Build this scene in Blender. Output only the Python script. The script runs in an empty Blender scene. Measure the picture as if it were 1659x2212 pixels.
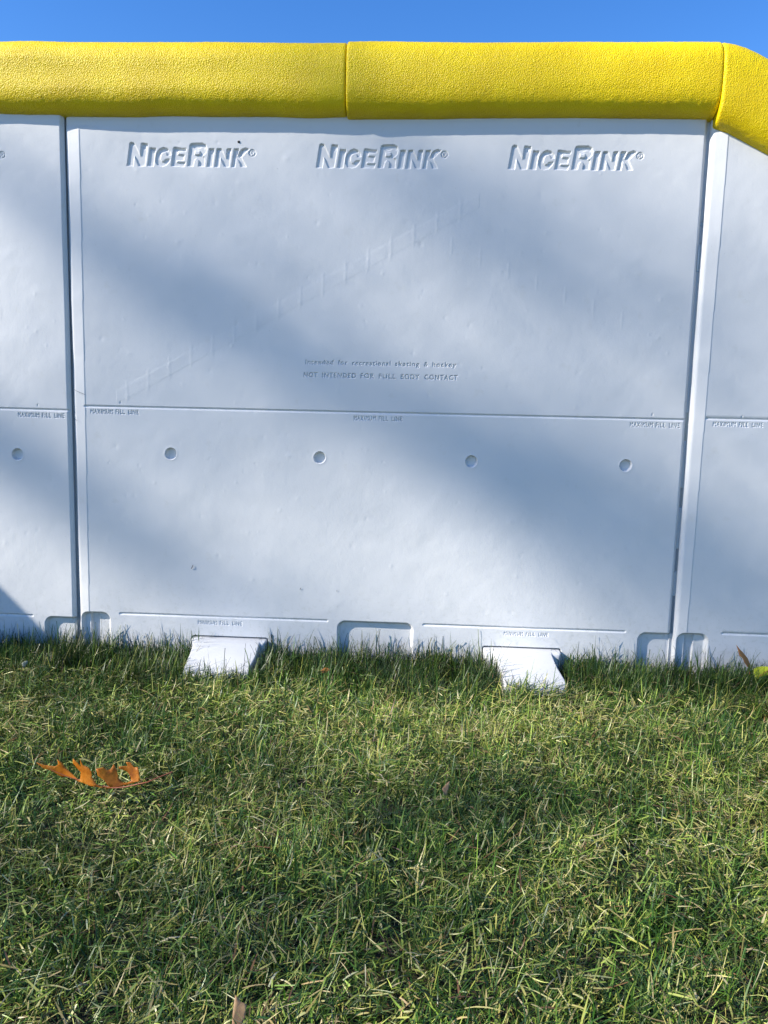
import bpy, bmesh, math, random
import numpy as np
from mathutils import Vector, Matrix
R = math.radians
random.seed(7); rng = np.random.default_rng(7)
scene = bpy.context.scene
col = scene.collection

# ------------------------------------------------------------------ camera
YAW, PIT, ROL = -.047, .1316, .023
CAM = Vector((.7057, -1.5306, .4862))
fw = Vector((math.sin(YAW)*math.cos(PIT), math.cos(YAW)*math.cos(PIT), -math.sin(PIT)))
rt = Vector((math.cos(YAW), -math.sin(YAW), 0)); up = rt.cross(fw)
r2 = rt*math.cos(ROL) + up*math.sin(ROL); u2 = -rt*math.sin(ROL) + up*math.cos(ROL)
cd = bpy.data.cameras.new('camera'); cam = bpy.data.objects.new('camera', cd); col.objects.link(cam)
cam.matrix_world = Matrix(((r2.x, u2.x, -fw.x, CAM.x), (r2.y, u2.y, -fw.y, CAM.y), (r2.z, u2.z, -fw.z, CAM.z), (0, 0, 0, 1)))
cd.sensor_fit = 'VERTICAL'; cd.sensor_height = 36; cd.sensor_width = 27; cd.lens = 1661.9/2212*36
cd.clip_start = .02; cd.clip_end = 3000
scene.camera = cam

# ------------------------------------------------------------------ sun, sky, exposure
SUNV = Vector((-.080, -.034, .055)).normalized()          # towards the sun
w = bpy.data.worlds.new('World'); scene.world = w; w.use_nodes = True
nt = w.node_tree; nt.nodes.clear()
sky = nt.nodes.new('ShaderNodeTexSky'); sky.sky_type = 'NISHITA'; sky.sun_disc = False
sky.sun_elevation = math.asin(SUNV.z); sky.sun_rotation = math.atan2(SUNV.x, SUNV.y)
sky.altitude = 300; sky.air_density = 1.0; sky.dust_density = .15; sky.ozone_density = 3.0
hs = nt.nodes.new('ShaderNodeHueSaturation'); hs.inputs['Saturation'].default_value = 1.30; hs.inputs['Value'].default_value = 1.0; hs.inputs['Hue'].default_value = .511
bg = nt.nodes.new('ShaderNodeBackground'); bg.inputs['Strength'].default_value = .122
wo = nt.nodes.new('ShaderNodeOutputWorld')
nt.links.new(sky.outputs[0], hs.inputs['Color']); nt.links.new(hs.outputs[0], bg.inputs[0]); nt.links.new(bg.outputs[0], wo.inputs[0])
sd = bpy.data.lights.new('sun', 'SUN'); sd.energy = 5.0; sd.angle = R(.53); sd.color = (1, .93, .82)
so = bpy.data.objects.new('sun', sd); col.objects.link(so); so.rotation_euler = SUNV.to_track_quat('Z', 'Y').to_euler()
scene.view_settings.view_transform = 'Standard'; scene.view_settings.look = 'None'
scene.view_settings.exposure = 1.0; scene.view_settings.gamma = 1
scene.render.engine = 'CYCLES'

# ------------------------------------------------------------------ helpers
def tag(o, label=None, cat=None, group=None, kind=None):
    if label: o['label'] = label
    if cat: o['category'] = cat
    if group: o['group'] = group
    if kind: o['kind'] = kind
    return o
def empty(name, loc=(0, 0, 0), **k):
    o = bpy.data.objects.new(name, None); o.location = loc; o.empty_display_size = .05; col.objects.link(o); return tag(o, **k)
def link(name, me, mat, parent=None):
    o = bpy.data.objects.new(name, me); col.objects.link(o)
    if mat: me.materials.append(mat)
    if parent: o.parent = parent
    return o
def np_mesh(name, V, F, smooth=True):
    """V (n,3), F (m,k) same-size faces"""
    me = bpy.data.meshes.new(name)
    V = np.ascontiguousarray(V, dtype=np.float32); F = np.ascontiguousarray(F, dtype=np.int32)
    m, k = F.shape
    me.vertices.add(len(V)); me.vertices.foreach_set('co', V.ravel())
    me.loops.add(m*k); me.loops.foreach_set('vertex_index', F.ravel())
    me.polygons.add(m); me.polygons.foreach_set('loop_start', np.arange(0, m*k, k, dtype=np.int32))
    if smooth: me.polygons.foreach_set('use_smooth', np.ones(m, dtype=bool))
    me.update(calc_edges=True); return me
def py_mesh(name, V, F, smooth=False):
    me = bpy.data.meshes.new(name); me.from_pydata([tuple(v) for v in V], [], F)
    if smooth: me.polygons.foreach_set('use_smooth', [True]*len(me.polygons))
    me.update(); return me
def vnoise(x, z, s, seed):
    """smooth value noise, s = cell size"""
    g = np.random.default_rng(seed).standard_normal((256, 256))
    X = x/s + 37.3; Z = z/s + 51.7
    i = np.floor(X).astype(int); j = np.floor(Z).astype(int); fx = X-i; fz = Z-j
    fx = fx*fx*(3-2*fx); fz = fz*fz*(3-2*fz); i %= 255; j %= 255
    return (g[j, i]*(1-fx)+g[j, i+1]*fx)*(1-fz) + (g[j+1, i]*(1-fx)+g[j+1, i+1]*fx)*fz
def sstep(a, b, v):
    t = np.clip((v-a)/(b-a), 0, 1); return t*t*(3-2*t)

class N:
    def __init__(s, name):
        s.m = bpy.data.materials.new(name); s.m.use_nodes = True; s.t = s.m.node_tree
        s.b = s.t.nodes['Principled BSDF']; s.o = s.t.nodes['Material Output']
    def n(s, typ, **kw):
        nd = s.t.nodes.new(typ)
        for k, v in kw.items():
            if k in nd.inputs: nd.inputs[k].default_value = v
            else: setattr(nd, k, v)
        return nd
    def l(s, a, b): s.t.links.new(a, b)
    def noise(s, scale, detail=3, rough=.5, dist=0, vec='Object'):
        tc = s.n('ShaderNodeTexCoord'); nz = s.n('ShaderNodeTexNoise'); s.l(tc.outputs[vec], nz.inputs['Vector'])
        nz.inputs['Scale'].default_value = scale; nz.inputs['Detail'].default_value = detail
        nz.inputs['Roughness'].default_value = rough; nz.inputs['Distortion'].default_value = dist
        return nz
    def ramp(s, fac, stops):
        r = s.n('ShaderNodeValToRGB'); e = r.color_ramp.elements
        while len(e) < len(stops): e.new(.5)
        for q, (p, c) in zip(e, stops): q.position = p; q.color = (*c, 1)
        s.l(fac, r.inputs[0]); return r.outputs[0]
    def bump(s, h, strength, dist, prev=None):
        b = s.n('ShaderNodeBump'); b.inputs['Strength'].default_value = strength; b.inputs['Distance'].default_value = dist
        s.l(h, b.inputs['Height'])
        if prev: s.l(prev, b.inputs['Normal'])
        return b.outputs[0]

# ------------------------------------------------------------------ materials
m = N('white_plastic')
n1 = m.noise(2.2, 4); c = m.ramp(n1.outputs[0], [(.3, (.60, .608, .618)), (.7, (.65, .656, .664))])
n2 = m.noise(30, 5, .65); r_ = m.ramp(n2.outputs[0], [(.60, (1, 1, 1)), (.78, (.93, .92, .89))])
mx = m.n('ShaderNodeMix', data_type='RGBA', blend_type='MULTIPLY'); mx.inputs[0].default_value = 1
m.l(c, mx.inputs[6]); m.l(r_, mx.inputs[7]); tc = m.n('ShaderNodeTexCoord'); sx = m.n('ShaderNodeSeparateXYZ'); m.l(tc.outputs['Object'], sx.inputs[0])
mr = m.n('ShaderNodeMapRange'); mr.inputs['From Min'].default_value = .16; mr.inputs['From Max'].default_value = -.01; m.l(sx.outputs['Z'], mr.inputs['Value'])
sp = m.ramp(m.noise(85, 6, .75, .4).outputs[0], [(.52, (0, 0, 0)), (.70, (1, 1, 1))])
mu = m.n('ShaderNodeMath', operation='MULTIPLY'); m.l(sp, mu.inputs[0]); m.l(mr.outputs[0], mu.inputs[1])
mu2 = m.n('ShaderNodeMath', operation='MULTIPLY'); m.l(mu.outputs[0], mu2.inputs[0]); mu2.inputs[1].default_value = .45
m2 = m.n('ShaderNodeMix', data_type='RGBA'); m.l(mu2.outputs[0], m2.inputs[0]); m.l(mx.outputs[2], m2.inputs[6]); m2.inputs[7].default_value = (.30, .31, .24, 1)
pk = m.ramp(m.noise(420, 2, .5).outputs[0], [(.775, (0, 0, 0)), (.80, (1, 1, 1))])
m3 = m.n('ShaderNodeMix', data_type='RGBA'); m.l(pk, m3.inputs[0]); m.l(m2.outputs[2], m3.inputs[6]); m3.inputs[7].default_value = (.20, .19, .16, 1)
m.l(m3.outputs[2], m.b.inputs['Base Color'])
m.b.inputs['Roughness'].default_value = .46; m.b.inputs['Specular IOR Level'].default_value = .35
b1 = m.bump(m.noise(260, 3, .6).outputs[0], .25, .0006)
m.l(b1, m.b.inputs['Normal'])
PLASTIC = m.m

m = N('foot_plastic')
n2 = m.noise(45, 5, .7, .6); c = m.ramp(n2.outputs[0], [(.60, (.55, .56, .57)), (.68, (.48, .49, .49)), (.78, (.33, .33, .31))])
m.l(c, m.b.inputs['Base Color']); m.b.inputs['Roughness'].default_value = .4
FOOTM = m.m

m = N('yellow_foam')
vz = m.n('ShaderNodeTexVoronoi'); tc = m.n('ShaderNodeTexCoord'); mp = m.n('ShaderNodeMapping'); mp.inputs['Scale'].default_value = (1, 1, .8)
m.l(tc.outputs['Object'], mp.inputs[0]); m.l(mp.outputs[0], vz.inputs['Vector']); vz.inputs['Scale'].default_value = 520
nz = m.noise(500, 3, .6)
ad = m.n('ShaderNodeMath', operation='ADD'); m.l(vz.outputs['Distance'], ad.inputs[0]); m.l(nz.outputs[0], ad.inputs[1])
m.l(m.bump(ad.outputs[0], .75, .0013), m.b.inputs['Normal'])
c = m.ramp(m.noise(14, 3).outputs[0], [(.3, (.70, .50, .0005)), (.7, (.78, .59, .001))]); m.l(c, m.b.inputs['Base Color'])
m.b.inputs['Roughness'].default_value = .40; m.b.inputs['Specular IOR Level'].default_value = .30
m.b.inputs['Subsurface Weight'].default_value = .25; m.b.inputs['Subsurface Radius'].default_value = (.02, .018, .002); m.b.inputs['Subsurface Scale'].default_value = .4
FOAM = m.m

m = N('grass_blades')
at = m.n('ShaderNodeAttribute'); at.attribute_name = 'bcol'
m.l(at.outputs['Color'], m.b.inputs['Base Color']); m.b.inputs['Roughness'].default_value = .42; m.b.inputs['Specular IOR Level'].default_value = .45
tr = m.n('ShaderNodeBsdfTranslucent'); m.l(at.outputs['Color'], tr.inputs[0])
ms = m.n('ShaderNodeMixShader'); ms.inputs[0].default_value = .16
m.l(m.b.outputs[0], ms.inputs[1]); m.l(tr.outputs[0], ms.inputs[2]); m.l(ms.outputs[0], m.o.inputs[0])
GRASS = m.m

m = N('soil_thatch')
c = m.ramp(m.noise(60, 6, .7).outputs[0], [(.35, (.018, .014, .008)), (.55, (.05, .045, .02)), (.75, (.12, .10, .05))])
c2 = m.ramp(m.noise(3, 4, .6).outputs[0], [(.4, (.7, .9, .6)), (.65, (1.1, 1, .9))])
mx = m.n('ShaderNodeMix', data_type='RGBA', blend_type='MULTIPLY'); mx.inputs[0].default_value = 1
m.l(c, mx.inputs[6]); m.l(c2, mx.inputs[7]); m.l(mx.outputs[2], m.b.inputs['Base Color'])
m.b.inputs['Roughness'].default_value = .95; m.l(m.bump(m.noise(120, 5, .7).outputs[0], .8, .01), m.b.inputs['Normal'])
SOIL = m.m

def leaf_mat(name, stops, scale=25, trans=.35, rough=.5):
    m = N(name); c = m.ramp(m.noise(scale, 5, .65).outputs[0], stops)
    m.l(c, m.b.inputs['Base Color']); m.b.inputs['Roughness'].default_value = rough
    m.l(m.bump(m.noise(180, 3).outputs[0], .5, .001), m.b.inputs['Normal'])
    tr = m.n('ShaderNodeBsdfTranslucent'); m.l(c, tr.inputs[0])
    ms = m.n('ShaderNodeMixShader'); ms.inputs[0].default_value = trans
    m.l(m.b.outputs[0], ms.inputs[1]); m.l(tr.outputs[0], ms.inputs[2]); m.l(ms.outputs[0], m.o.inputs[0])
    return m.m
ORANGE = leaf_mat('orange_leaf', [(.3, (.36, .09, .006)), (.5, (.62, .20, .010)), (.72, (.70, .28, .03))], scale=70)
BROWN = leaf_mat('brown_leaf', [(.3, (.42, .17, .04)), (.7, (.62, .30, .09))])
YELLOW = leaf_mat('yellow_leaf', [(.3, (.45, .52, .02)), (.7, (.62, .66, .05))])
TAN = leaf_mat('tan_leaf', [(.3, (.40, .22, .10)), (.7, (.62, .42, .22))])
PALEL = leaf_mat('pale_leaf', [(.3, (.26, .29, .22)), (.7, (.36, .38, .30))])
m = N('stem'); m.b.inputs['Base Color'].default_value = (.30, .09, .04, 1); STEM = m.m
m = N('dirt'); m.b.inputs['Base Color'].default_value = (.015, .014, .013, 1); m.b.inputs['Roughness'].default_value = .9; DIRT = m.m
m = N('bark'); c = m.ramp(m.noise(9, 6, .7).outputs[0], [(.3, (.05, .04, .03)), (.7, (.16, .13, .10))]); m.l(c, m.b.inputs['Base Color']); m.b.inputs['Roughness'].default_value = .9
m.l(m.bump(m.noise(25, 5).outputs[0], .8, .03), m.b.inputs['Normal']); BARK = m.m

# ------------------------------------------------------------------ ground
GZ = -.034
g = 1500
me = py_mesh('ground', [(-g, -g, GZ), (g, -g, GZ), (g, g, GZ), (-g, g, GZ)], [(0, 1, 2, 3)])
tag(link('ground', me, SOIL), kind='structure')

# ------------------------------------------------------------------ rink boards (height-field fronts)
DX, DZ = .0008, .0008
def axis(segs, end):
    """segs: list of (a,b,step) fine spans; coarse .004 elsewhere"""
    out = []; p = segs[0][0]
    for a, b, st in segs:
        n = max(1, int(round((b-a)/st))); out += list(np.linspace(a, b, n, endpoint=False))
    out.append(end); return np.array(out)
def fill_poly(mask, X, Z, poly, val=1.0):
    """even-odd fill of polygon (world coords) on non-uniform grid"""
    P = np.array(poly); x0, z0 = P.min(0); x1, z1 = P.max(0)
    i0, i1 = np.searchsorted(X, [x0, x1]); j0, j1 = np.searchsorted(Z, [z0, z1])
    if i1 <= i0 or j1 <= j0: return
    xs = X[i0:i1][None, :]; zs = Z[j0:j1][:, None]
    ins = np.zeros((j1-j0, i1-i0), bool)
    for k in range(len(P)):
        ax, az = P[k-1]; bx, bz = P[k]
        if az == bz: continue
        cond = ((az > zs) != (bz > zs)) & (xs < (bx-ax)*(zs-az)/(bz-az)+ax)
        ins ^= cond
    sub = mask[j0:j1, i0:i1]; sub[ins] = val
def text_tris(s):
    cu = bpy.data.curves.new('t', 'FONT'); cu.body = s; cu.resolution_u = 3; cu.space_character = 1.16
    o = bpy.data.objects.new('t', cu); col.objects.link(o)
    dg = bpy.context.evaluated_depsgraph_get(); me = o.evaluated_get(dg).to_mesh(); me.calc_loop_triangles()
    V = np.array([v.co[:2] for v in me.vertices]); T = [tuple(t.vertices) for t in me.loop_triangles]
    o.evaluated_get(dg).to_mesh_clear(); bpy.data.objects.remove(o); bpy.data.curves.remove(cu)
    return V, T
TXT = {}
def put_text(mask, X, Z, s, x0, x1, zb, cap):
    if s not in TXT: TXT[s] = text_tris(s)
    V, T = TXT[s]; V = V.copy(); lo = V[:, 0].min(); hi = V[:, 0].max()
    capn = .69 if s.isupper() else .72
    V[:, 0] = x0 + (V[:, 0]-lo)*(x1-x0)/(hi-lo); V[:, 1] = zb + V[:, 1]*cap/capn
    for t in T: fill_poly(mask, X, Z, V[list(t)])
WORDS = {'MAX': [0, 154, 176, 241, 266, 338], 'MIN': [0, 120, 139, 195, 218, 279],
 'Int': [0, 227, 268, 343, 385, 695, 735, 930, 970, 1000, 1038, 1227], 'NOT': [0, 112, 152, 426, 466, 576, 616, 752, 794, 944, 987, 1254]}
def put_line(mask, X, Z, s, a, b, zb, cap):
    e = WORDS[s[:3]]; k = (b-a)/e[-1]
    for i, wd in enumerate(s.split(' ')): put_text(mask, X, Z, wd, a+e[2*i]*k, a+e[2*i+1]*k, zb, cap)
LET = [  # letter outlines (x right, y down, arbitrary units; scaled below)
 [(252,338),(285,128),(300,120),(325,126),(345,160),(388,248),(402,130),(465,133),(432,343),(372,343),(328,240),(314,343)],
 [(460,343),(488,172),(545,178),(518,345)],
 [(694,240),(688,205),(658,178),(622,168),(585,182),(555,218),(540,262),(542,305),(562,335),(600,346),(640,338),(675,305),(685,275),(640,280),(625,300),(605,300),(588,280),(592,240),(610,215),(640,208),(655,222),(658,243)],
 [(697,345),(724,170),(850,180),(842,205),(768,200),(762,238),(832,236),(820,290),(752,288),(750,305),(838,308),(826,347)],
 [(1055,350),(1080,182),(1130,182),(1108,352)],
 [(1132,350),(1158,182),(1200,180),(1245,270),(1255,185),(1300,182),(1275,352),(1228,350),(1190,262),(1178,350)],
 [(1300,352),(1328,185),(1375,182),(1360,250),(1400,190),(1440,175),(1475,185),(1400,258),(1447,352),(1395,350),(1370,285),(1345,270),(1335,352)]]
LETR = [(860,347),(888,145),(900,132),(1010,128),(1045,145),(1057,180),(1045,220),(1010,250),(1035,262),(1030,348),(968,346),(975,290),(950,270),(930,285),(915,347)]
RHOLE = [(935,198),(985,200),(990,222),(975,240),(932,236)]
CAPS = [
 [(285,128),(300,120),(325,126),(338,140),(320,140),(300,155),(288,150)],
 [(402,130),(465,133),(460,165),(448,150),(440,180),(425,185),(418,150),(404,165)],
 [(488,172),(545,178),(538,215),(520,222),(514,185),(490,195)],
 [(585,185),(620,170),(655,178),(675,195),(650,200),(600,212),(580,205)],
 [(718,190),(724,168),(760,165),(790,180),(848,176),(842,200),(800,208),(770,212),(735,188)],
 [(885,160),(900,135),(1010,128),(1045,145),(1052,165),(1030,180),(1000,165),(960,180),(930,175),(912,155)],
 [(1080,182),(1130,182),(1120,225),(1105,230),(1100,200),(1080,200)],
 [(1158,182),(1200,180),(1190,200),(1175,192),(1160,205)],
 [(1255,185),(1300,182),(1285,205),(1280,220),(1265,222),(1258,205)],
 [(1328,185),(1375,182),(1370,210),(1362,235),(1350,225),(1345,200),(1330,205)],
 [(1378,215),(1400,190),(1440,175),(1475,185),(1440,192),(1415,200),(1400,240),(1380,260)]]
LS = .2323/1198
def put_logo(base, cap, X, Z, x0, zb):
    f = lambda P: [(x0+(x-252)*LS, zb+(343-(y-.009*(x-252)))*LS) for x, y in P]
    for P in LET: fill_poly(base, X, Z, f(P))
    fill_poly(base, X, Z, f(LETR)); fill_poly(base, X, Z, f(RHOLE), 0.0)
    for P in CAPS: fill_poly(cap, X, Z, f(P))
    cir = lambda cx, cy, r: [(cx+r*math.cos(a), cy+r*math.sin(a)) for a in np.linspace(0, 6.283, 25)[:-1]]
    fill_poly(base, X, Z, f(cir(1508, 222, 33))); fill_poly(base, X, Z, f(cir(1508, 222, 25)), 0.0)
    for P in ([(1497,238),(1497,205),(1503,205),(1503,238)], [(1497,205),(1518,205),(1522,214),(1516,224),(1504,224),(1504,219),(1514,217),(1514,211),(1497,211)], [(1507,222),(1514,222),(1522,238),(1515,238)]):
        fill_poly(base, X, Z, f(P))
def blur(a, n=1):
    for _ in range(n):
        a = np.pad(a, 1, 'edge'); a = (a[:-2]+2*a[1:-1]+a[2:])/4; a = (a[:, :-2]+2*a[:, 1:-1]+a[:, 2:])/4
    return a
def sd_box(x, z, cx, cz, hx, hz, r):
    qx = np.abs(x-cx)-hx+r; qz = np.abs(z-cz)-hz+r
    return np.hypot(np.maximum(qx, 0), np.maximum(qz, 0)) + np.minimum(np.maximum(qx, qz), 0) - r
BW, ZB, ZT, TH = 1.216, -.075, 1.095, .045
FEET = [(.2403, .396), (.8413, .997)]
def build_board(parent, W, full=True, seed=1, topfn=None, wide=.30):
    if full:
        f_ = .00058; c_ = .0010
        X = axis([(0, .036, DX), (.036, .137, f_), (.137, .250, DX), (.250, .347, f_), (.347, .466, c_), (.466, .773, f_), (.773, .880, DX), (.880, .975, f_), (.975, 1.107, DX), (1.107, 1.206, f_), (1.206, W, DX)], W)
    else: X = axis([(0, wide, DX), (wide, W, .006)], W)
    Z = axis([(ZB, .0, .004), (.0, .062, .00075), (.062, .374, .003), (.374, .406, .0009), (.406, .459, .003), (.459, .486, .0006),
              (.486, .535, .003), (.535, .586, .0006), (.586, .930, .003), (.930, .992, .0008), (.992, ZT, .002)], ZT)
    GX, GZ_ = np.meshgrid(X, Z)
    H = np.zeros_like(GX); reg = {}
    def region(name, mask): reg[name] = mask
    # broad moulding unevenness
    H += .00055*vnoise(GX, GZ_, .16, seed) + .00030*vnoise(GX, GZ_, .06, seed+1) + .00010*vnoise(GX, GZ_, .022, seed+2) + .000034*vnoise(GX, GZ_, .009, seed+3)
    H += .000010*vnoise(GX, GZ_, .004, seed+5)
    # raised flange strip along the left edge
    edge = .031 - .007*(1-GZ_/1.0)
    st = np.where(GX < edge, .0008+.0037*np.clip(GX/edge, 0, 1), .0036*np.clip(1-(GX-edge)/.13, 0, 1)**1.6)
    H += blur(st, 1)*(1-sstep(1.006, 1.016, GZ_))
    # rounded vertical edges
    rl = .009; t = np.clip(1-GX/rl, 0, 1); H -= .011*(1-np.sqrt(1-t*t*.97))
    wob = .0012*vnoise(GX*0, GZ_, .12, seed+9)
    rr = .0065; t = np.clip(1-(W-GX+wob*0)/rr, 0, 1); H -= .008*t**1.4
    # arches (drain pockets)
    for (a, b, zt) in ([(.005, .068, .0575), (.541, .698, .0565), (1.150, 1.30, .0545)] if full else [(.005, .068, .0575)]):
        d = sd_box(GX, GZ_, (a+b)/2, zt-.10, (b-a)/2, .10, .017)
        H -= .0105*sstep(.0005, -.0065, d)
    d = sd_box(GX, GZ_, .0325, -.05, .0095, .104, .004); H -= .006*sstep(.0, -.0025, d)
    # slots round the feet
    if full:
        for a, b in FEET:
            d = sd_box(GX, GZ_, (a+b)/2, .0135-.06, (b-a)/2+.002, .06, .006); H -= .010*sstep(.001, -.002, d)
    # screw cups
    for k, hx in enumerate([.199, .501, .803, 1.105] if full else [.199]):
        d = np.hypot(GX-hx, GZ_-.3893)-.0112
        H -= .0085*sstep(.0012, -.0016, d); H += .0006*np.exp(-(d/.003)**2)
        region('screw_cup', d < .003) if k == 0 else region('screw_cup.%d' % k, d < .003)
    # fill line grooves
    def groove(x0, x1, z):
        dx = np.maximum(np.maximum(x0-GX, GX-x1), 0); d = np.hypot(dx, GZ_-z)
        return -.0024*np.clip(1-d/.0030, 0, 1)**.8, d < .0042
    gs = [('maximum_line', .027, W-.004, .4805)] + ([('minimum_line', .089, .520, .0547), ('minimum_line', .719, 1.124, .0537)] if full else [('minimum_line', .095, .5, .0585)])
    if not full: gs[0] = ('maximum_line', .031, W-.01, .4845)
    for k, (nm, a, b, z) in enumerate(gs):
        h, mk = groove(a, b, z); H += h; region(nm+('' if k < 2 else '.%d' % k), mk)
    # little dimple dots above the maximum line
    for hx in (.098, 1.150): 
        d = np.hypot(GX-hx, GZ_-.4890); H -= .0018*np.clip(1-d/.0022, 0, 1)
    # lettering
    tm = np.zeros_like(GX)
    ts = [('MAXIMUM FILL LINE', .038, .1347, .4662, .0088)]
    if full: ts += [('MAXIMUM FILL LINE', .5685, .6640, .4650, .0088), ('MAXIMUM FILL LINE', 1.109, 1.2040, .4650, .0088),
                    ('MINIMUM FILL LINE', .2523, .3444, .0380, .0078), ('MINIMUM FILL LINE', .8824, .972, .0378, .0078),
                    ('Intended for recreational skating & hockey', .4713, .7663, .5722, .0092), ('NOT INTENDED FOR FULL BODY CONTACT', .4682, .7703, .5472, .0094)]
    else: ts = [('MAXIMUM FILL LINE', .0445, .1390, .4695, .0088)]
    for k, (s, a, b, zb, cap) in enumerate(ts):
        one = np.zeros_like(GX); put_line(one, X, Z, s, a, b, zb, cap); tm = np.maximum(tm, one)
        nm = 'warning_text' if 'NTEN' in s.upper() and 'FILL' not in s else 'fill_line_text'
        region(nm+'.%d' % k, (GX > a-.003) & (GX < b+.003) & (GZ_ > zb-.0035) & (GZ_ < zb+cap+.002) & ~reg['maximum_line'])
    H -= .0023*blur(tm, 1)
    if full:
        base = np.zeros_like(GX); cap = np.zeros_like(GX)
        for k, x0 in enumerate((.1213, .4875, .8515)):
            put_logo(base, cap, X, Z, x0, .941)
            region('embossed_logo.%d' % k, (GX > x0-.008) & (GX < x0+.255) & (GZ_ > .934) & (GZ_ < .990))
            d = sd_box(GX, GZ_, x0+.127, .961, .135, .030, .012); H -= .00008*sstep(.003, -.006, d)
        H -= .0024*blur(base, 1) + .0014*blur(cap, 1)
        # faint ghosted ladder of the moulding
        for (xa, za, xb, zb) in ((.09, .50, .80, .885),):
            L = xb-xa; zc = za+(GX-xa)*(zb-za)/L; inn = (GX > xa) & (GX < xb)
            dd = GZ_-zc; H += np.where(inn, .00020*(sstep(-.016, -.012, dd)-sstep(.010, .014, dd)), 0)
            ph = ((GX-xa)/.0435) % 1.0
            H += np.where(inn & (np.abs(dd) < .026), .00024*np.exp(-((ph-.5)/.07)**2)*sstep(.026, .015, np.abs(dd)), 0)
        for k in range(7):
            xx = .75+.055*k; zz = .80-.022*k; H += .0002*np.exp(-((GX-xx)/.0025)**2)*sstep(.02, .01, np.abs(GZ_-zz))
        rq = np.random.default_rng(seed+20)
        for k in range(260):                                    # scattered pits and nubs
            px, pz = rq.uniform(.04, W-.02), rq.uniform(.07, .99); s = rq.uniform(.002, .0055); a = rq.choice([-1, 1])*rq.uniform(.00010, .00040)
            i0, i1 = np.searchsorted(X, [px-3*s, px+3*s]); j0, j1 = np.searchsorted(Z, [pz-3*s, pz+3*s])
            sx = GX[j0:j1, i0:i1]; sz = GZ_[j0:j1, i0:i1]; H[j0:j1, i0:i1] += a*np.exp(-((sx-px)**2+(sz-pz)**2)/s**2)
    nz_, nx_ = H.shape
    dHx = np.gradient(H, X, axis=1); dHz = np.gradient(H, Z, axis=0)
    NR = np.stack([-dHx, -np.ones_like(H), -dHz], -1); NR /= np.linalg.norm(NR, axis=-1, keepdims=True)
    V = np.stack([GX, -H, GZ_], -1).reshape(-1, 3); NR = NR.reshape(-1, 3)
    idx = np.arange(nz_*nx_).reshape(nz_, nx_)
    Q = np.stack([idx[:-1, :-1], idx[:-1, 1:], idx[1:, 1:], idx[1:, :-1]], -1)
    own = np.zeros((nz_-1, nx_-1), int); names = []
    for nm, mk in reg.items():
        f = mk[:-1, :-1] | mk[1:, 1:]; names.append(nm); own[f & (own == 0)] = len(names)
    if topfn is not None:
        own[(GZ_ > topfn(GX))[:-1, :-1]] = -1
    def emit(name, F, extraV=None, extraF=None):
        u, inv = np.unique(F, return_inverse=True); F2 = inv.reshape(F.shape)
        VV = V[u]; NN = NR[u]
        me = np_mesh(name, VV, F2)
        me.normals_split_custom_set_from_vertices(NN.astype(float).tolist())
        return link(name, me, PLASTIC, parent)
    face = emit('panel', Q[own == 0].reshape(-1, 4))
    for k, nm in enumerate(names):
        F = Q[own == k+1].reshape(-1, 4)
        if len(F): emit(nm.split('.')[0], F)
    # shell: sides and back
    zt2 = [ZT, ZT] if topfn is None else [float(topfn(np.array([0.]))[0]), float(topfn(np.array([W]))[0])]
    e0 = .0105; n = 2
    sv = [(0, .008, ZB), (W, .008, ZB), (W, .008, zt2[1]), (0, .008, zt2[0]), (.004, TH, ZB), (W-.012, TH, ZB), (W-.012, TH, zt2[1]), (.004, TH, zt2[0])]
    sf = [(0, 1, 5, 4), (1, 2, 6, 5), (2, 3, 7, 6), (3, 0, 4, 7), (4, 5, 6, 7)]
    link('board_back', py_mesh('board_back', sv, sf), PLASTIC, parent)
    return face
def build_foot(parent, a, b):
    bm = bmesh.new()
    def hull(st):
        rows = []
        for (x0, x1, y, zt, zb) in st:
            rows.append([bm.verts.new(p) for p in ((x0, y, zb), (x0, y, zt), (x1, y, zt), (x1, y, zb))])
        for p, q in zip(rows[:-1], rows[1:]):
            for k in range(4): bm.faces.new((p[k], p[(k+1) % 4], q[(k+1) % 4], q[k]))
        bm.faces.new(rows[0]); bm.faces.new(rows[-1][::-1])
    hull([(a, b, .02, .0112, -.06), (a, b, -.014, .0098, -.06), (a+.004, b-.004, -.022, .006, -.06), (a+.006, b-.006, -.026, -.012, -.06)])
    c = (a+b)/2
    q = .010 if a < .5 else 0.; e = .010 if a < .5 else 0.
    hull([(a+.014, b-.014, .01, .0118, -.06), (a+.020-q, b-.020+e, -.028, .0085, -.06), (a+.026-q, b-.017+e, -.075, -.001, -.06), (a+.029-q, b-.010, -.115, -.010, -.06), (a+.030-q, b-.008, -.132, -.0165, -.06), (a+.033-q, b-.009, -.141, -.024, -.06), (a+.035-q, b-.011, -.146, -.05, -.065)])
    bmesh.ops.recalc_face_normals(bm, faces=bm.faces)
    bmesh.ops.bevel(bm, geom=bm.edges[:], offset=.0035, segments=3, affect='EDGES', profile=.6)
    me = bpy.data.meshes.new('foot'); bm.to_mesh(me); bm.free()
    for p in me.polygons: p.use_smooth = True
    return link('foot', me, FOOTM, parent)
def box_mesh(name, bx, bev=.0):
    bm = bmesh.new()
    for (x0, x1, y0, y1, z0, z1) in bx:
        r = bmesh.ops.create_cube(bm, size=1)
        for v in r['verts']: v.co = Vector(((x0+x1)/2+v.co.x*(x1-x0), (y0+y1)/2+v.co.y*(y1-y0), (z0+z1)/2+v.co.z*(z1-z0)))
    if bev: bmesh.ops.bevel(bm, geom=bm.edges[:], offset=bev, segments=2, affect='EDGES')
    me = bpy.data.meshes.new(name); bm.to_mesh(me); bm.free(); return me

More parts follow.
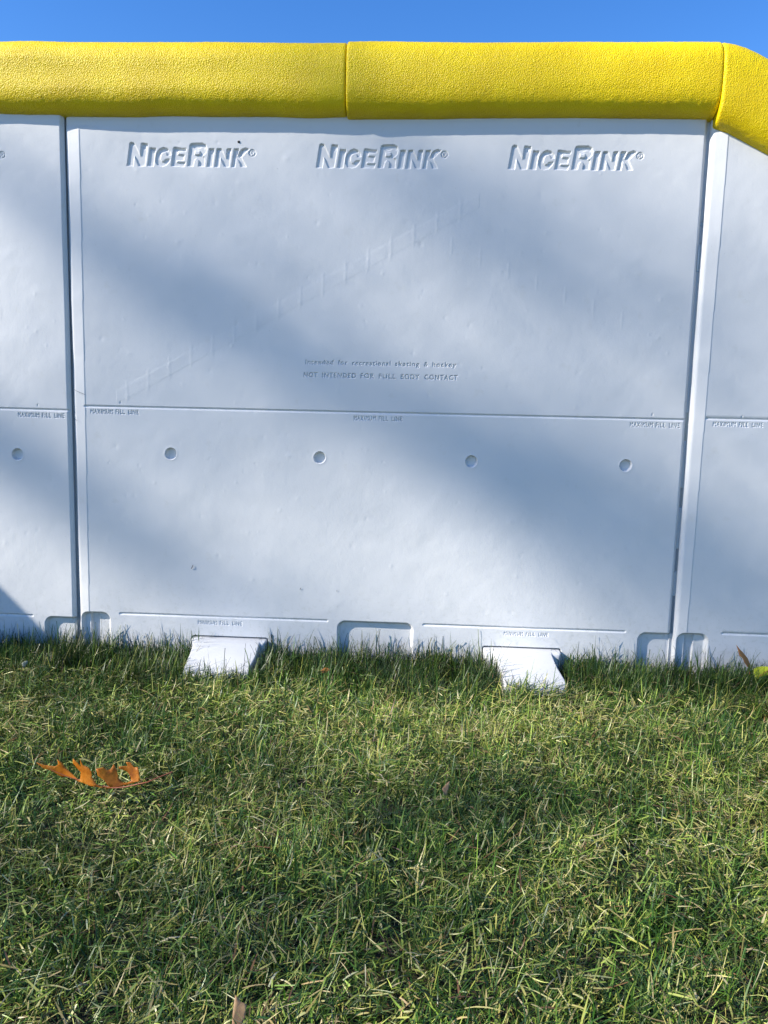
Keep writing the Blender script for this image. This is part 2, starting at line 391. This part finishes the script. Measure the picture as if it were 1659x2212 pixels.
board = empty('rink_board', (.0015, 0, 0), label='white plastic rink board with three whole raised logos, between two vertical seams', cat='rink board', group='white boards of the rink wall')
build_board(board, BW, True, 3)
for a, b in FEET: build_foot(board, a, b)
link('flange', box_mesh('flange', [(-.020, .004, .012, .017, -.07, 1.05)], .0012), PLASTIC, board)
bm = bmesh.new(); bmesh.ops.create_icosphere(bm, subdivisions=2, radius=.002)
for v in bm.verts: v.co = Vector((v.co.x*(1+.5*random.random())+.3390, v.co.y*.5-.001, v.co.z*(1+.6*random.random())+.9864))
me = bpy.data.meshes.new('dirt_speck'); bm.to_mesh(me); bm.free(); link('dirt_speck', me, DIRT, board)
def tube(pts, rad, n=6):
    V = []; F = []; P = [Vector(p) for p in pts]
    for i, p in enumerate(P):
        t = (P[min(i+1, len(P)-1)]-P[max(i-1, 0)]).normalized(); a = t.cross(Vector((.31, .2, .93))).normalized(); b = t.cross(a)
        for k in range(n):
            an = 2*math.pi*k/n; V.append(p+(a*math.cos(an)+b*math.sin(an))*rad[i])
    for i in range(len(P)-1):
        for k in range(n): F.append((i*n+k, i*n+(k+1) % n, (i+1)*n+(k+1) % n, (i+1)*n+k))
    return V, F
def tubes(specs, n=6):
    V = []; F = []
    for pts, rad in specs:
        v, f = tube(pts, rad, n); o = len(V); V += v; F += [tuple(q+o for q in g) for g in f]
    return V, F
# grass clippings stuck on the face
for sp in [([(.2385, -.0012, .1545), (.2412, -.0024, .158), (.2425, -.0016, .1625)], [.0006, .0007, .0003]),
              ([(.4640, -.0012, .1185), (.4655, -.002, .1222)], [.0005, .0003]), ([(.5395, -.0012, .1175), (.5400, -.0018, .1200)], [.0004, .0003]),
              ([(.006, -.0055, .5130), (.014, -.0062, .5090), (.022, -.0058, .5060), (.0275, -.0040, .5035)], [.0003]*4),
              ([(.004, -.0050, .4560), (.011, -.0060, .4510)], [.0003]*2)]:
    V, F = tubes([sp]); link('dried_clipping', py_mesh('dried_clipping', V, F, True), DIRT, board)

left = board.copy(); col.objects.link(left)
for ch in board.children:
    if ch.name.startswith('dirt') or ch.name.startswith('dried'): continue
    c_ = ch.copy(); col.objects.link(c_); c_.parent = left
left['label'] = 'white plastic rink board cut off by the left edge of the photo'
left.location = (-1.2215+.0020, -.0065, .0); left.rotation_euler = (0, R(.25), R(.0))
left.location.z = -.004

tb = empty('transition_board', (1.2228, -.001, 0), label='white plastic rink board at the right edge, its top sloping down under the foam', cat='rink board', group='white boards of the rink wall')
tb.rotation_euler = (0, 0, R(-.8))
build_board(tb, BW, False, 11, topfn=lambda x: np.minimum(ZT, 1.085-.52*x))
# lapping flange behind the seam, broken by openings
segs = [(-.07, .05), (.128, .178), (.225, .308), (.347, .440), (.494, .762), (.812, .846), (.852, 1.05)]
for a, b in segs: link('flange', box_mesh('flange', [(-.018, .004, .012, .017, a, b)], .0012), PLASTIC, tb)
for q in ((-.0066, -.0036, .0045, .0115, .764, .810), (-.0060, -.0040, .005, .0115, .847, .851)): link('latch_lip', box_mesh('latch_lip', [q], .0006), FOOTM, tb)

# ------------------------------------------------------------------ foam bumpers
def foam_piece(name, x0, x1, cz, hh, slope=0., y0=.020, seed=1, label='', ease=0, **k):
    hw = .057; L = x1-x0
    xs = [0, .0008, .002, .004, .007]; n = int((L-.014)/.003); xs = xs+list(np.linspace(.010, L-.010, n))+[L-.007, L-.004, L-.002, L-.0008, L]
    xs = np.array(xs); n = 150
    a = np.linspace(0, 2*math.pi, n, endpoint=False); p = 2/3.0
    cy = np.sign(np.cos(a))*np.abs(np.cos(a))**p; cz_ = np.sign(np.sin(a))*np.abs(np.sin(a))**p
    sh = []
    for x in xs:
        d = min(x, L-x); r = .0045; t = max(0, 1-d/r); sh.append(.0035*(1-math.sqrt(max(0, 1-t*t))))
    sh = np.array(sh)[:, None]
    A, Xg = np.meshgrid(np.arange(n)*.0025, xs)
    nz = .00015*vnoise(Xg, A, .005, seed)+.0010*vnoise(Xg, A, .09, seed+3)+.0016*vnoise(Xg, A*.15, .35, seed+8)
    nz *= np.clip(np.minimum(np.arange(n), n-np.arange(n))/6, 0, 1)[None, :]
    Y = -cy[None, :]*(hw-sh+nz); Zz = cz_[None, :]*(hh-sh+nz)
    Xw = np.repeat(xs[:, None], n, 1)
    if slope:
        e = ease; zl = np.where(Xw < e, -slope*Xw*Xw/(2*e), -slope*(Xw-e/2)) if e else -slope*Xw
        top = sstep(-.3, 1, cz_)[None, :]
        Zz = Zz + zl*top + (-slope*Xw)*(1-top)
    V = np.stack([Xw, Y, Zz], -1).reshape(-1, 3); m_ = len(xs)
    idx = np.arange(m_*n).reshape(m_, n); nx = np.roll(idx, -1, 1)
    F = np.stack([idx[:-1], idx[1:], nx[1:], nx[:-1]], -1).reshape(-1, 4)
    me = np_mesh(name, V, F)
    bm = bmesh.new(); bm.from_mesh(me); bm.verts.ensure_lookup_table()
    bm.faces.new([bm.verts[i] for i in idx[0]]); bm.faces.new([bm.verts[i] for i in idx[-1][::-1]])
    bmesh.ops.recalc_face_normals(bm, faces=bm.faces); bm.to_mesh(me); bm.free()
    o = link(name, me, FOAM); o.location = (x0, y0, cz); return tag(o, label, 'foam bumper', 'yellow foam bumpers along the board tops')
foam_piece('foam_bumper', -1.20, .5463, 1.0965, .0655, seed=2, y0=.0215, label='yellow foam bumper running left from the joint above the first two logos')
foam_piece('foam_bumper', .5472, 1.2250, 1.0970, .0677, seed=5, label='yellow foam bumper between the joint and the slanted end piece')
foam_piece('sloped_foam_bumper', 1.2254, 1.75, 1.0895, .0720, slope=.50, seed=9, y0=.0185, ease=.07, label='slanted yellow foam bumper dropping towards the right edge')

# corner board out of frame on the left, coming towards the camera
cb = empty('corner_board', (-1.27, -.03, 0), label='short white rink board turned towards the camera at the left corner', cat='rink board', group='white boards of the rink wall')
V = [(x, y, z) for x in (-.0225, .0225) for y, z in ((-.01, ZB), (-.64, ZB), (-.64, 1.083-.75*.63), (-.01, 1.083))]
link('panel', py_mesh('panel', V, [(0, 1, 2, 3), (7, 6, 5, 4), (0, 4, 5, 1), (1, 5, 6, 2), (2, 6, 7, 3), (3, 7, 4, 0)]), PLASTIC, cb)
o = foam_piece('sloped_foam_bumper', 0, .66, 1.075, .0730, slope=.75, seed=15, ease=.05, label='slanted yellow foam bumper on the short corner board at the left')
o.location = (-1.27, -.04, 1.075); o.rotation_euler = (0, 0, R(-90))

# ------------------------------------------------------------------ grass
def blades(pos, h, th0, kap, az, wd, colr, cut, z0):
    """vectorised blade builder -> V, F, C"""
    n = len(h); T = np.array([0, .3, .58, .82, 1.0]); Wf = np.array([.75, 1, .85, .52, .04])
    P = np.zeros((n, 5, 3)); P[:, 0, :2] = pos; P[:, 0, 2] = z0
    dx, dy = np.cos(az), np.sin(az)
    for k in range(1, 5):
        th = th0+kap*(T[k]+T[k-1])/2; st = h*(T[k]-T[k-1])
        P[:, k, 0] = P[:, k-1, 0]+np.sin(th)*dx*st; P[:, k, 1] = P[:, k-1, 1]+np.sin(th)*dy*st; P[:, k, 2] = P[:, k-1, 2]+np.cos(th)*st
    P[:, :, 2] = np.maximum(P[:, :, 2], GZ+.0015)
    tw = rng.uniform(0, 2*math.pi, n); tw2 = tw+rng.normal(0, .7, n)
    V = np.zeros((n, 10, 3))
    for k in range(5):
        a = tw+(tw2-tw)*T[k]
        s = np.stack([-dy*np.cos(a)+dx*np.sin(a)*.7, dx*np.cos(a)+dy*np.sin(a)*.7, .5*np.sin(a)], -1)
        wf = np.where(cut, max(Wf[k], .62), Wf[k])
        s *= (wd*wf/2)[:, None]
        V[:, 2*k] = P[:, k]-s; V[:, 2*k+1] = P[:, k]+s
    base = (np.arange(n)*10)[:, None]
    F = np.concatenate([base+np.array([2*k, 2*k+1, 2*k+3, 2*k+2]) for k in range(4)], 0)
    C = np.repeat(colr, 10, 0)
    return V.reshape(-1, 3), F, C
def pick(pal, n, jit=.18):
    pal = np.array(pal); c = pal[rng.integers(0, len(pal), n)]
    return np.clip(c*(1+rng.normal(0, jit, (n, 1)))*(1+rng.normal(0, .06, (n, 3))), .003, .9)
GREEN = [(.034, .100, .010), (.055, .135, .014), (.085, .170, .024), (.045, .110, .020), (.12, .20, .026), (.026, .070, .012)]
PALE = [(.26, .33, .055), (.36, .41, .085), (.44, .43, .12), (.20, .31, .045)]
STRAW = [(.44, .39, .15), (.50, .46, .20), (.36, .30, .11), (.58, .54, .28)]
RUST = [(.22, .12, .05), (.12, .07, .035)]
def lawn(x0, x1, y0, y1, dens):
    n = int((x1-x0)*(y1-y0)*dens)
    x = rng.uniform(x0, x1, n); y = rng.uniform(y0, y1, n)
    cl = vnoise(x, y, .035, 70)+.7*vnoise(x, y, .012, 71)
    keep = rng.random(n) < np.clip(.66+.30*cl, .22, 1)
    for a, b in FEET: keep &= ~((x > a+.022) & (x < b-.002) & (y > -.138) & (y < .02))
    x = x[keep]; y = y[keep]; n = len(x)
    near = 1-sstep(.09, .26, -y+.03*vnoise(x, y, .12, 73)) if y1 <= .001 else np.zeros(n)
    dry = vnoise(x, y, .10, 74)*.6+vnoise(x, y, .035, 75)*.5
    u = rng.random(n)
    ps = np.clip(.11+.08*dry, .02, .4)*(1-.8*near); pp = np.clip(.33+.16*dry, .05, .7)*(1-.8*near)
    kind = np.where(u < ps, 2, np.where(u < ps+pp, 1, np.where(u > .975, 3, 0)))
    colr = np.zeros((n, 3))
    for k, pal in enumerate((GREEN, PALE, STRAW, RUST)):
        q = kind == k; colr[q] = pick(pal, q.sum())
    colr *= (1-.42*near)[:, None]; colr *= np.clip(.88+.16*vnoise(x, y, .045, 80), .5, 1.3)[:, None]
    az0 = vnoise(x, y, .05, 76)*1.6+vnoise(x, y, .2, 77)*1.2
    az = np.where(rng.random(n) < .55, az0+rng.normal(0, .8, n), rng.uniform(-math.pi, math.pi, n))
    th0 = np.abs(rng.normal(.85, .50, n))*(1-.45*near); kap = rng.normal(.45, .8, n)*(1-.3*near)
    h = rng.gamma(6.5, .0043, n)*(1+.12*vnoise(x, y, .06, 78))
    h = np.clip(h, .012, .060)*(1+.35*near)
    q = (np.abs(x-.315) < .085) & (y > -.70) & (y < -.585); h = np.where(q, h*.55, h)
    lay = (kind >= 2) | (rng.random(n) < .22*(1-.7*near)); th0 = np.where(lay, rng.uniform(.9, 1.55, n), th0); h = np.where(lay, h*rng.uniform(.4, 1.0, n), h)
    z0 = GZ+np.where(lay, rng.uniform(.002, .026, n), rng.uniform(0, .004, n))
    wd = rng.uniform(.0009, .0022, n); wd = np.where(lay, wd*.95, wd)
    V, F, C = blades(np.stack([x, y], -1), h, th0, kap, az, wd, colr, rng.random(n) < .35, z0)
    if y1 <= .001:
        b = V[:, 1] > -.0015; V[b, 1] = -.0015-rng.random(b.sum())*.002
    return V, F, C
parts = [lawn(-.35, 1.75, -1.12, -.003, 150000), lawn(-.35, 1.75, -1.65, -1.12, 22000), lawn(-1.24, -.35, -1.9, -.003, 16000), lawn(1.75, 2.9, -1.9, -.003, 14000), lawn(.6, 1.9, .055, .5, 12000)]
# a few long upright blades standing against the boards
n = 330; x = rng.uniform(-.3, 1.7, n); x += .03*np.sin(x*37); y = -np.abs(rng.normal(.012, .016, n))-.004
ok = np.ones(n, bool)
for a, b in FEET: ok &= ~((x > a+.02) & (x < b-.002) & (y > -.16))
x = x[ok]; y = y[ok]; n = len(x)
V, F, C = blades(np.stack([x, y], -1), rng.uniform(.05, .085, n), np.abs(rng.normal(.30, .35, n)), rng.normal(.2, .5, n), rng.uniform(-3.14, 3.14, n), rng.uniform(.0011, .0021, n), pick(GREEN[:4], n), np.zeros(n, bool), np.full(n, GZ))
b = V[:, 1] > -.0015; V[b, 1] = -.0015-rng.random(b.sum())*.002
parts.append((V, F, C))
# mower clippings lying on and in the turf
n = 30000; x = rng.uniform(-.3, 1.7, n); y = rng.uniform(-1.15, -.17, n); k = rng.random(n) < np.clip(.5+.4*vnoise(x, y, .07, 91), .1, 1)
for a, b in FEET: k &= ~((x > a) & (x < b) & (y > -.16))
x = x[k]; y = y[k]; n = len(x)
cc = np.where((rng.random(n) < .25)[:, None], pick(STRAW, n), pick(PALE, n))
parts.append(blades(np.stack([x, y], -1), rng.uniform(.006, .022, n), rng.normal(1.5, .16, n), rng.normal(0, .25, n), rng.uniform(-3.14, 3.14, n), rng.uniform(.0010, .0026, n), cc, np.ones(n, bool), GZ+rng.uniform(.006, .032, n)))
off = 0; VV = []; FF = []; CC = []
for V, F, C in parts: VV.append(V); FF.append(F+off); CC.append(C); off += len(V)
VV = np.concatenate(VV); FF = np.concatenate(FF); CC = np.concatenate(CC)
me = np_mesh('grass', VV, FF, smooth=True)
ca = me.color_attributes.new('bcol', 'FLOAT_COLOR', 'POINT')
ca.data.foreach_set('color', np.concatenate([CC, np.ones((len(CC), 1))], 1).astype(np.float32).ravel())
tag(link('grass', me, GRASS), 'short green lawn with dry straw blades in front of the boards', 'grass', kind='stuff')

# ------------------------------------------------------------------ fallen leaves
def at(px, py, z=None, y=None):
    d = fw*1661.9+r2*(px-829.5)-u2*(py-1106)
    t = (z-CAM.z)/d.z if z is not None else (y-CAM.y)/d.y
    return CAM+d*t
def flat_leaf(name, parent, pts, place, mat, bend, cuts=3, thick=.0004):
    """pts: outline in leaf plane; place(u,v,w) -> world; bend(u,v) -> out of plane"""
    bm = bmesh.new(); vs = [bm.verts.new((u, v, 0)) for u, v in pts]; bm.faces.new(vs); bm.normal_update()
    bmesh.ops.triangulate(bm, faces=bm.faces, ngon_method='EAR_CLIP')
    for _ in range(2):
        bmesh.ops.subdivide_edges(bm, edges=[e for e in bm.edges if e.calc_length() > .004], cuts=1, use_grid_fill=True)
        bmesh.ops.triangulate(bm, faces=bm.faces)
    for v in bm.verts: v.co = place(v.co.x, v.co.y, bend(v.co.x, v.co.y))
    bmesh.ops.recalc_face_normals(bm, faces=bm.faces)
    me = bpy.data.meshes.new(name); bm.to_mesh(me); bm.free()
    for p in me.polygons: p.use_smooth = True
    o = link(name, me, mat, parent)
    s = o.modifiers.new('thickness', 'SOLIDIFY'); s.thickness = thick
    return o
# curled orange oak leaf
LO = [(1235,515),(1195,370),(1150,380),(1110,325),(1060,320),(1080,365),(990,360),(1000,385),(1080,425),(1120,480),(1130,520),(1090,540),(1050,535),(1000,485),(975,400),(945,320),(920,375),(890,380),(850,340),(780,350),(800,430),(870,490),(925,565),(860,560),(790,520),(740,440),(735,380),(700,330),(640,310),(615,240),(615,335),(580,290),(530,240),(520,300),(560,350),(610,400),(600,488),(570,490),(500,440),(430,380),(400,320),(345,270),(350,330),(320,355),(200,330),(130,300),(200,370),(290,410),(380,485),(470,480),(560,510),(640,520),(720,540),(800,550),(940,578),(1100,560)]
c0 = at(245, 1702, z=.004); dep = (c0-CAM).dot(fw)/1661.9; K = .1984*dep
pts = [((x-960)*K, (575-y)*K*1.02) for x, y in LO]
rise = (Vector((0, .30, 1))).normalized(); along = Vector((1, .06, 0))
def pl(u, v, b_): return Vector((u, 0, 0))+rise*v+Vector((0, .06*u+b_, 0))
leaf = empty('oak_leaf', c0, label='curled orange oak leaf with pointed lobes lying on the left of the lawn', cat='leaf')
flat_leaf('leaf_blade', leaf, pts, pl, ORANGE, lambda u, v: .005*math.sin(u*75)+.14*v*math.sin(u*48+1)-5*v*v)
stp = [at(100/1.823+p[0]*.1984, 2900/1.823+p[1]*.1984, z=zz)-c0 for p, zz in (((1225,520), -.004), ((1330,498), .0), ((1450,445), .003), ((1600,388), .004))]
V, F = tubes([([tuple(q) for q in stp], [.0011, .0009, .0008, .0011])], 8); link('stem', py_mesh('stem', V, F, True), STEM, leaf)
V, F = tubes([([(((x-960)*K), -.001, (575-y)*K*1.0) for x, y in ((1235,515), (1100,552), (960,572), (800,548), (640,512), (470,470), (300,405), (160,320))], [.0009, .0009, .0008, .0007, .0006, .0005, .0004, .0002])], 6)
link('midrib', py_mesh('midrib', V, F, True), STEM, leaf)
# brown leaf leaning at the right board
def traced(name, label, px, anchor, mat, tilt=.25, curl=.006, y=None, z=None):
    c0 = at(*anchor, z=z, y=y); k = (c0-CAM).dot(fw)/1661.9
    pts = [((p[0]-anchor[0])*k, (anchor[1]-p[1])*k) for p in px]
    root = empty(name, c0, label=label, cat='leaf')
    flat_leaf('leaf_blade', root, pts, lambda u, v, b_: Vector((u, v*tilt+b_, v*math.sqrt(1+0*tilt))), mat, lambda u, v: curl*math.sin(u*120+v*60))
    return root, k
f = lambda P: [((2700+a*.1953)/1.823, (2450+b*.1953)/1.823) for a, b in P]
P = f([(995,460),(1030,540),(1060,670),(1130,720),(1170,800),(1230,890),(1300,930),(1320,880),(1290,800),(1260,740),(1200,670),(1130,600),(1060,530)])
a1 = f([(1300, 940)])[0]
rt_, k = traced('brown_leaf', 'narrow brown leaf standing upright against the right board', P, a1, BROWN, tilt=.15, y=-.040)
V, F = tubes([([(0, 0, -.02), (.0, .001, 0), ((P[8][0]-a1[0])*k, .010, (a1[1]-P[8][1])*k)], [.0006, .0006, .0004])], 6); link('stem', py_mesh('stem', V, F, True), STEM, rt_)
P = f([(1400,1040),(1420,990),(1500,965),(1580,955),(1700,945),(1850,950),(1900,1000),(1820,1060),(1700,1080),(1600,1100),(1500,1110),(1440,1130),(1405,1100),(1412,1075),(1390,1060)])
rt_, k = traced('yellow_leaf', 'bright yellow leaf lying near the right board by the photo edge', P, f([(1500, 1110)])[0], YELLOW, tilt=1.2, z=-.006, curl=.003)
V, F = tubes([([(-.002, -.001, .002), (.02, .012, .010), (.045, .02, .016)], [.0006, .0006, .0004])], 6); link('stem', py_mesh('stem', V, F, True), STEM, rt_)
g_ = lambda P: [((600+a*.4822)/1.823, (3600+b*.4822)/1.823) for a, b in P]
P = g_([(640,750),(640,850),(650,960),(700,960),(740,900),(740,820),(690,800)])
traced('orange_leaf', 'orange leaf piece half sunk in the grass at the bottom edge', P, g_([(680, 960)])[0], TAN, tilt=.5, z=-.012)
h_ = lambda P: [((1200+a*.422)/1.823, (2900+b*.422)/1.823) for a, b in P]
P = h_([(1280,500),(1330,470),(1355,455),(1345,500),(1325,560),(1300,545)])
traced('tan_leaf', 'small tan leaf scrap in the middle of the lawn', P, h_([(1310, 555)])[0], TAN, tilt=.6, z=-.008)
i_ = lambda P: [((650+a*.6028)/1.823, (2400+b*.6028)/1.823) for a, b in P]
P = i_([(1015,400),(1040,388),(1070,395),(1085,408),(1050,415),(1025,410)])
traced('dead_leaf', 'small brown dead leaf in the grass between the two feet', P, i_([(1050, 412)])[0], BROWN, tilt=1.0, z=-.010)
j_ = lambda P: [((a*.663)/1.823, (2300+b*.663)/1.823) for a, b in P]
P = j_([(128,470),(140,461),(155,462),(160,470),(152,480),(150,492),(138,492),(132,482)])
traced('pale_leaf', 'small pale grey leaf scrap standing at the left edge near the boards', P, j_([(145, 492)])[0], PALEL, tilt=.3, z=-.008)

# ------------------------------------------------------------------ oak tree up-sun (its limbs throw the soft shadows)
D0 = 18.0
def W3(x, z, D=D0, y=0.): return Vector((x, y, z))+SUNV*D
def onwall(px, py, D=D0): q = at(px, py, y=0); return q+SUNV*D
def onground(px, py, D=D0): q = at(px, py, z=-.01); return q+SUNV*D
limbs = []
def limb(P, r0, r1):
    out = []; n = len(P)
    for i in range(n-1):
        for t in (0, .33, .67): out.append(P[i].lerp(P[i+1], t)+Vector((random.gauss(0, .012), random.gauss(0, .012), random.gauss(0, .012))))
    out.append(P[-1]); m_ = len(out); limbs.append((out, [r0+(r1-r0)*i/(m_-1) for i in range(m_)]))
tx = W3(-4.0, 0); tx.z = GZ
TR = lambda z: Vector((tx.x+.1*math.sin(z), tx.y, z))
HZ = SUNV.z*D0
def from_trunk(zt, P, r0, r1): limb([TR(zt+HZ)]+P, r0, r1)
from_trunk(3.1, [W3(-2.2, 2.1), W3(-.6, 1.27), onwall(180, 500), onwall(380, 640), onwall(560, 745), onwall(740, 840), onwall(900, 935), onwall(1080, 1010), onwall(1250, 1085), onwall(1420, 1150)], .034, .021)
from_trunk(3.6, [W3(-1.8, 2.5), W3(.3, 1.45), onwall(800, 350), onwall(1000, 440), onwall(1200, 580), onwall(1450, 715), onwall(1659, 800)], .014, .020)
limb([onwall(760, 850), onwall(950, 900), onwall(1150, 985), onwall(1330, 1060), onwall(1480, 1180), onwall(1659, 1290), W3(2.2, -.3)], .006, .020)
from_trunk(2.4, [W3(-2.0, 1.4), onwall(-60, 900), onwall(60, 1000), onwall(170, 1090), onwall(300, 1180), onwall(420, 1270)], .07, .010)
from_trunk(1.8, [W3(-2.2, .6), onground(-100, 1850), onground(300, 1980), onground(600, 2080)], .04, .030)
from_trunk(2.1, [W3(-2.0, 1.0), onground(0, 1500), onground(450, 1700), onground(900, 1760), onground(1100, 1770)], .018, .016)
from_trunk(5.5, [W3(-2.6, 4.6), W3(-1.4, 5.2)], .10, .04)
from_trunk(4.0, [W3(-5.6, 3.6), W3(-7.0, 3.0)], .12, .04)
from_trunk(2.6, [W3(-5.2, 2.0), W3(-6.4, 1.2)], .10, .03)
tr = empty('oak_tree', (tx.x, tx.y, GZ), label='bare autumn oak standing behind and left of the camera', cat='tree')
def rel(specs): return [([p-Vector((tx.x, tx.y, GZ)) for p in P], r) for P, r in specs]
tk = ([TR(z) for z in np.linspace(GZ, 16, 14)], [.38-.026*i for i in range(14)])
V, F = tubes(rel([tk]), 12); link('trunk', py_mesh('trunk', V, F, True), BARK, tr)
for L in limbs:
    V, F = tubes(rel([L]), 8); link('limb', py_mesh('limb', V, F, True), BARK, tr)
# twigs off the limbs
tws = []
for P, r in limbs:
    for i in range(2, len(P)-1):
        for _ in range(2):
            d = (P[i+1]-P[i]).normalized(); a = Vector((random.gauss(0, 1), random.gauss(0, 1), random.gauss(0, 1))).normalized(); d = (d*.7+a*.8).normalized()
            L = random.uniform(.3, .9); q = [P[i]+d*L*t+Vector((random.gauss(0, .02), random.gauss(0, .02), .05*t)) for t in (0, .35, .7, 1)]
            tws.append((q, [.008, .007, .005, .002]))
V, F = tubes(rel(tws), 5); tag(link('twigs', py_mesh('twigs', V, F, True), BARK, tr), kind='stuff')
